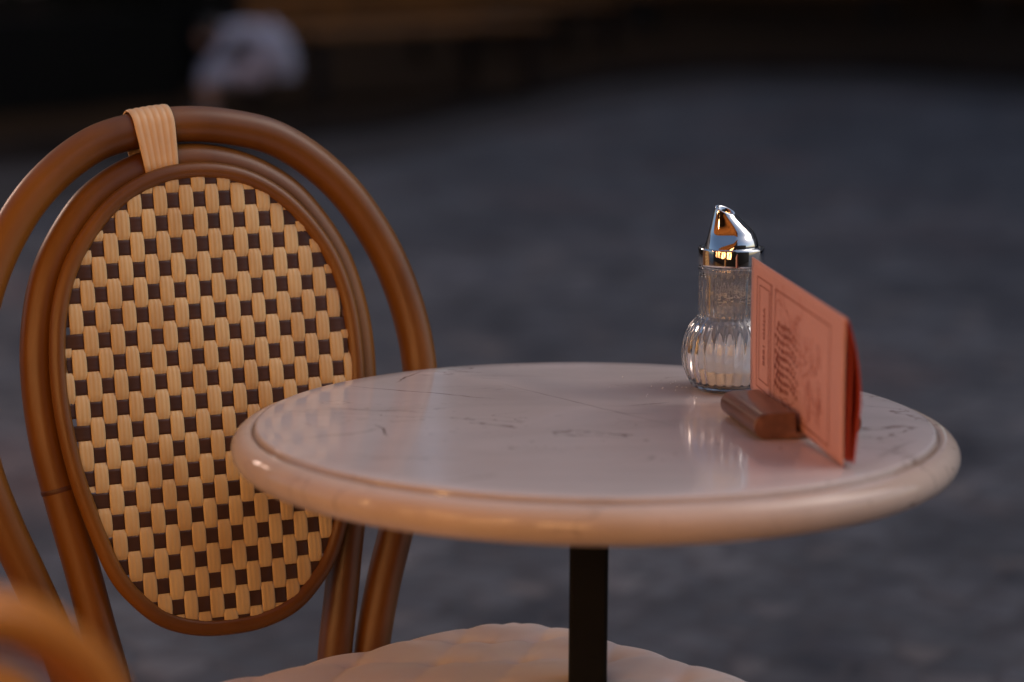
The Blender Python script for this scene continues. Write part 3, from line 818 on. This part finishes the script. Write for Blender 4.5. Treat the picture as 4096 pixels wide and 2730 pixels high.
# ------------------------------------------------------------------ tufted cushion on the far chair
def cushion():
    bm = bmesh.new(); N_ = 120
    Aq = [(-.22, -.148), (.282, -.014), (.405, -.38), (-.17, -.46)]      # chair-local corners: back-left, back-right, front-right, front-left
    def at(s, t_):
        bx0 = Vector(Aq[0]).lerp(Vector(Aq[1]), s); fx0 = Vector(Aq[3]).lerp(Vector(Aq[2]), s); return bx0.lerp(fx0, t_)
    G = []; top = .520; bot = .452; nt = 9
    def shape(s, t_):
        # superellipse corner rounding
        x, y = s*2-1, t_*2-1; p = 7.0
        m_ = (abs(x)**p+abs(y)**p)**(1/p); mx = max(abs(x), abs(y)) or 1
        k = mx/m_ if m_ > 0 else 1
        return (x*k+1)/2, (y*k+1)/2, mx
    for layer in (1, -1):
        g_l = []
        for i in range(N_+1):
            row = []
            for j in range(N_+1):
                s, t_ = i/N_, j/N_; s2, t2, mx = shape(s, t_); p = at(s2, t2)
                d = 1-mx; edge = min(1, d/.14); zz = (1-(1-edge)**2.6)**.5 if edge > 0 else 0
                mid = (top+bot)/2
                if layer > 0:
                    # diamond tufting
                    a = s*nt; b_ = t_*nt; u_, v_ = a+b_, a-b_
                    pil = (abs(sin(pi*u_/1.0/1.0*.5))*abs(sin(pi*v_*.5)))**.45
                    ru, rv = round(u_/2)*2, round(v_/2)*2
                    dd = min(math.hypot(u_-2*round(u_/2), v_-2*round(v_/2)), 1)
                    z = mid+(top-mid)*zz*(.85+.15*pil)-.0065*math.exp(-(dd/.25)**2)*zz+.0006*sin(s*37+t_*21)*sin(t_*29)
                else: z = mid-(mid-bot)*zz
                row.append(bm.verts.new((p.x, p.y, z)))
            g_l.append(row)
        for i in range(N_):
            for j in range(N_): bm.faces.new((g_l[i][j], g_l[i+1][j], g_l[i+1][j+1], g_l[i][j+1]))
    bmesh.ops.remove_doubles(bm, verts=bm.verts, dist=.00005)
    return bm
cu = link('tufted_cushion', cushion(), M['plush'])
cu.matrix_world = chair.matrix_basis.copy()
tag(cu, 'blush pink diamond tufted cushion on the chair seat under the table', 'cushion')

bm = bmesh.new(); box(bm, -9, 6, -3.7, -1.35, 0, .03)  # unseen dark slab added so the chrome reflects a darker floor
o = link('unseen_dark_slab', bm, M['dark_wood'], smooth=False); tag(o, kind='structure')
# ------------------------------------------------------------------ the cafe behind the viewer (seen in the chrome and marble)
cf = empty('cafe_front', (0, -3.7, 0)); tag(cf, 'dark wooden cafe front with warmly lit windows behind the viewer', 'building')
bm = bmesh.new()
wins = [(-6.3, -4.9), (-4.6, -3.2), (-2.9, -1.5), (-1.2, .0)]
xs_ = [-9]+[q for w_ in wins for q in w_]+[1.2]
for i in range(0, len(xs_), 2): box(bm, xs_[i], xs_[i+1], -.3, 0, 0, 4.2)
for a, b_ in wins: box(bm, a, b_, -.3, 0, 0, .56); box(bm, a, b_, -.3, 0, 2.35, 4.2)
box(bm, -9, 1.2, -5, -.3, 2.6, 7.5)
box(bm, 1.2, 7, -.3, 0, 0, 2.9)
link('wall', bm, M['dark_wood'], cf, False)
for a, b_ in wins:
    bm = bmesh.new()
    for q in ((a, a+.06, .56, 2.35), (b_-.06, b_, .56, 2.35), (a+.06, b_-.06, .56, .62), (a+.06, b_-.06, 2.29, 2.35), (a+.06, b_-.06, 1.75, 1.79), ((a+b_)/2-.02, (a+b_)/2+.02, .62, 1.75)):
        box(bm, q[0], q[1], -.12, -.06, q[2], q[3])
    f = link('window', bm, M['black_paint'], cf, False)
    bm = bmesh.new(); box(bm, a+.06, b_-.06, -.18, -.16, .62, 2.29); link('pane', bm, M['lit'], f, False)
aw = empty('awning', (0, -3.68, 0)); tag(aw, 'dark canvas awning over the cafe terrace', 'awning')
bm = bmesh.new()
vs = [(-8, 0, 3.3), (.35, 0, 3.3), (.35, 3.1, 2.70), (-8, 3.1, 2.70)]
T_ = [bm.verts.new(p) for p in vs]; U_ = [bm.verts.new((p[0], p[1], p[2]-.02)) for p in vs]
bm.faces.new(T_); bm.faces.new(U_[::-1])
for i in range(4): bm.faces.new((T_[i], U_[i], U_[(i+1) % 4], T_[(i+1) % 4]))
link('canopy', bm, M['canvas'], aw, False)
bm = bmesh.new(); box(bm, -8, .35, 3.1, 3.12, 2.45, 2.71); link('valance', bm, M['canvas'], aw, False)
# warm lamps under the awning
li = 0
for (x, y, z, e) in ((-2.5, -2.9, 2.05, 8), (-1.3, -2.8, 2.0, 7), (-3.6, -2.3, 2.1, 9), (-1.9, -1.6, 2.1, 5), (-4.0, -1.3, 2.15, 22)):
    lp = empty('hanging_lamp', (x, y, z)); tag(lp, 'small warm hanging lamp under the cafe awning', 'lamp', 'warm lamps under the awning')
    bm = bmesh.new(); lathe(bm, [(.016, .085), (.03, .08), (.075, .03), (.095, 0), (.092, 0), (.072, .028), (.028, .076), (.014, .08)], 32, closed=True); link('shade', bm, M['black_paint'], lp)
    bm = bmesh.new(); tube(bm, [(0, 0, .08), (0, 0, .7)], .003, 8); link('cable', bm, M['black_paint'], lp)
    bm = bmesh.new(); bmesh.ops.create_uvsphere(bm, u_segments=20, v_segments=12, radius=.032, matrix=Matrix.Translation((0, 0, .02))); link('bulb', bm, M['bulb'], lp)
    d = bpy.data.lights.new('lamp_light', 'POINT'); d.energy = e; d.color = (1, .54, .22); d.shadow_soft_size = .10
    lo = bpy.data.objects.new('lamp_light', d); COL.objects.link(lo); lo.parent = lp; lo.location = (0, 0, -.12)

# unseen lantern added at the left to brighten the ground
sp_ = empty('fill_lantern', (-4.0, 3.6, 0)); tag(sp_, 'unseen black iron lantern added left of the rattan chair to light the ground', 'fill lamp')
bm = bmesh.new(); lathe(bm, [(0, 0), (.13, 0), (.13, .05), (.06, .12), (.045, .5), (.03, .6), (.028, 2.5), (.05, 2.56), (0, 2.56)], 24); link('post', bm, M['iron'], sp_)
bm = bmesh.new(); lathe(bm, [(.07, 2.565), (.11, 2.8), (.105, 2.8), (.066, 2.57)], 6, closed=True); link('glazing', bm, M['glass'], sp_, False)
bm = bmesh.new(); lathe(bm, [(0, 2.80), (.14, 2.805), (.06, 2.9), (.02, 2.93), (0, 2.97)], 6); link('cap', bm, M['iron'], sp_, False)
bm = bmesh.new(); bmesh.ops.create_uvsphere(bm, u_segments=20, v_segments=12, radius=.035, matrix=Matrix.Translation((0, 0, 2.66))); link('bulb', bm, M['bulb'], sp_)
d = bpy.data.lights.new('lamp_light', 'POINT'); d.energy = 150; d.color = (1, .72, .58); d.shadow_soft_size = .4
lo = bpy.data.objects.new('lamp_light', d); COL.objects.link(lo); lo.parent = sp_; lo.location = (.16, -.1, 2.5)

# sugar crumbs spilt round the shaker and a few on the open marble
rr = random.Random(21); bm = bmesh.new()
for k in range(70):
    a = rr.uniform(0, 2*pi); r = .036+abs(rr.gauss(0, .03)); x, y = .119+r*cos(a), .152+r*sin(a)*.8
    if math.hypot(x, y) > .27 or (x > .10 and y < .12): continue
    s_ = rr.uniform(.00035, .0008)
    bmesh.ops.create_cube(bm, size=s_, matrix=Matrix.Translation((x, y, TT+s_*.48)) @ Matrix.Rotation(rr.uniform(0, 3), 4, 'Z'))
o = link('sugar_grains', bm, M['sugar'], None, False); tag(o, 'spilt white sugar grains on the marble round the shaker', 'sugar grains', kind='stuff')
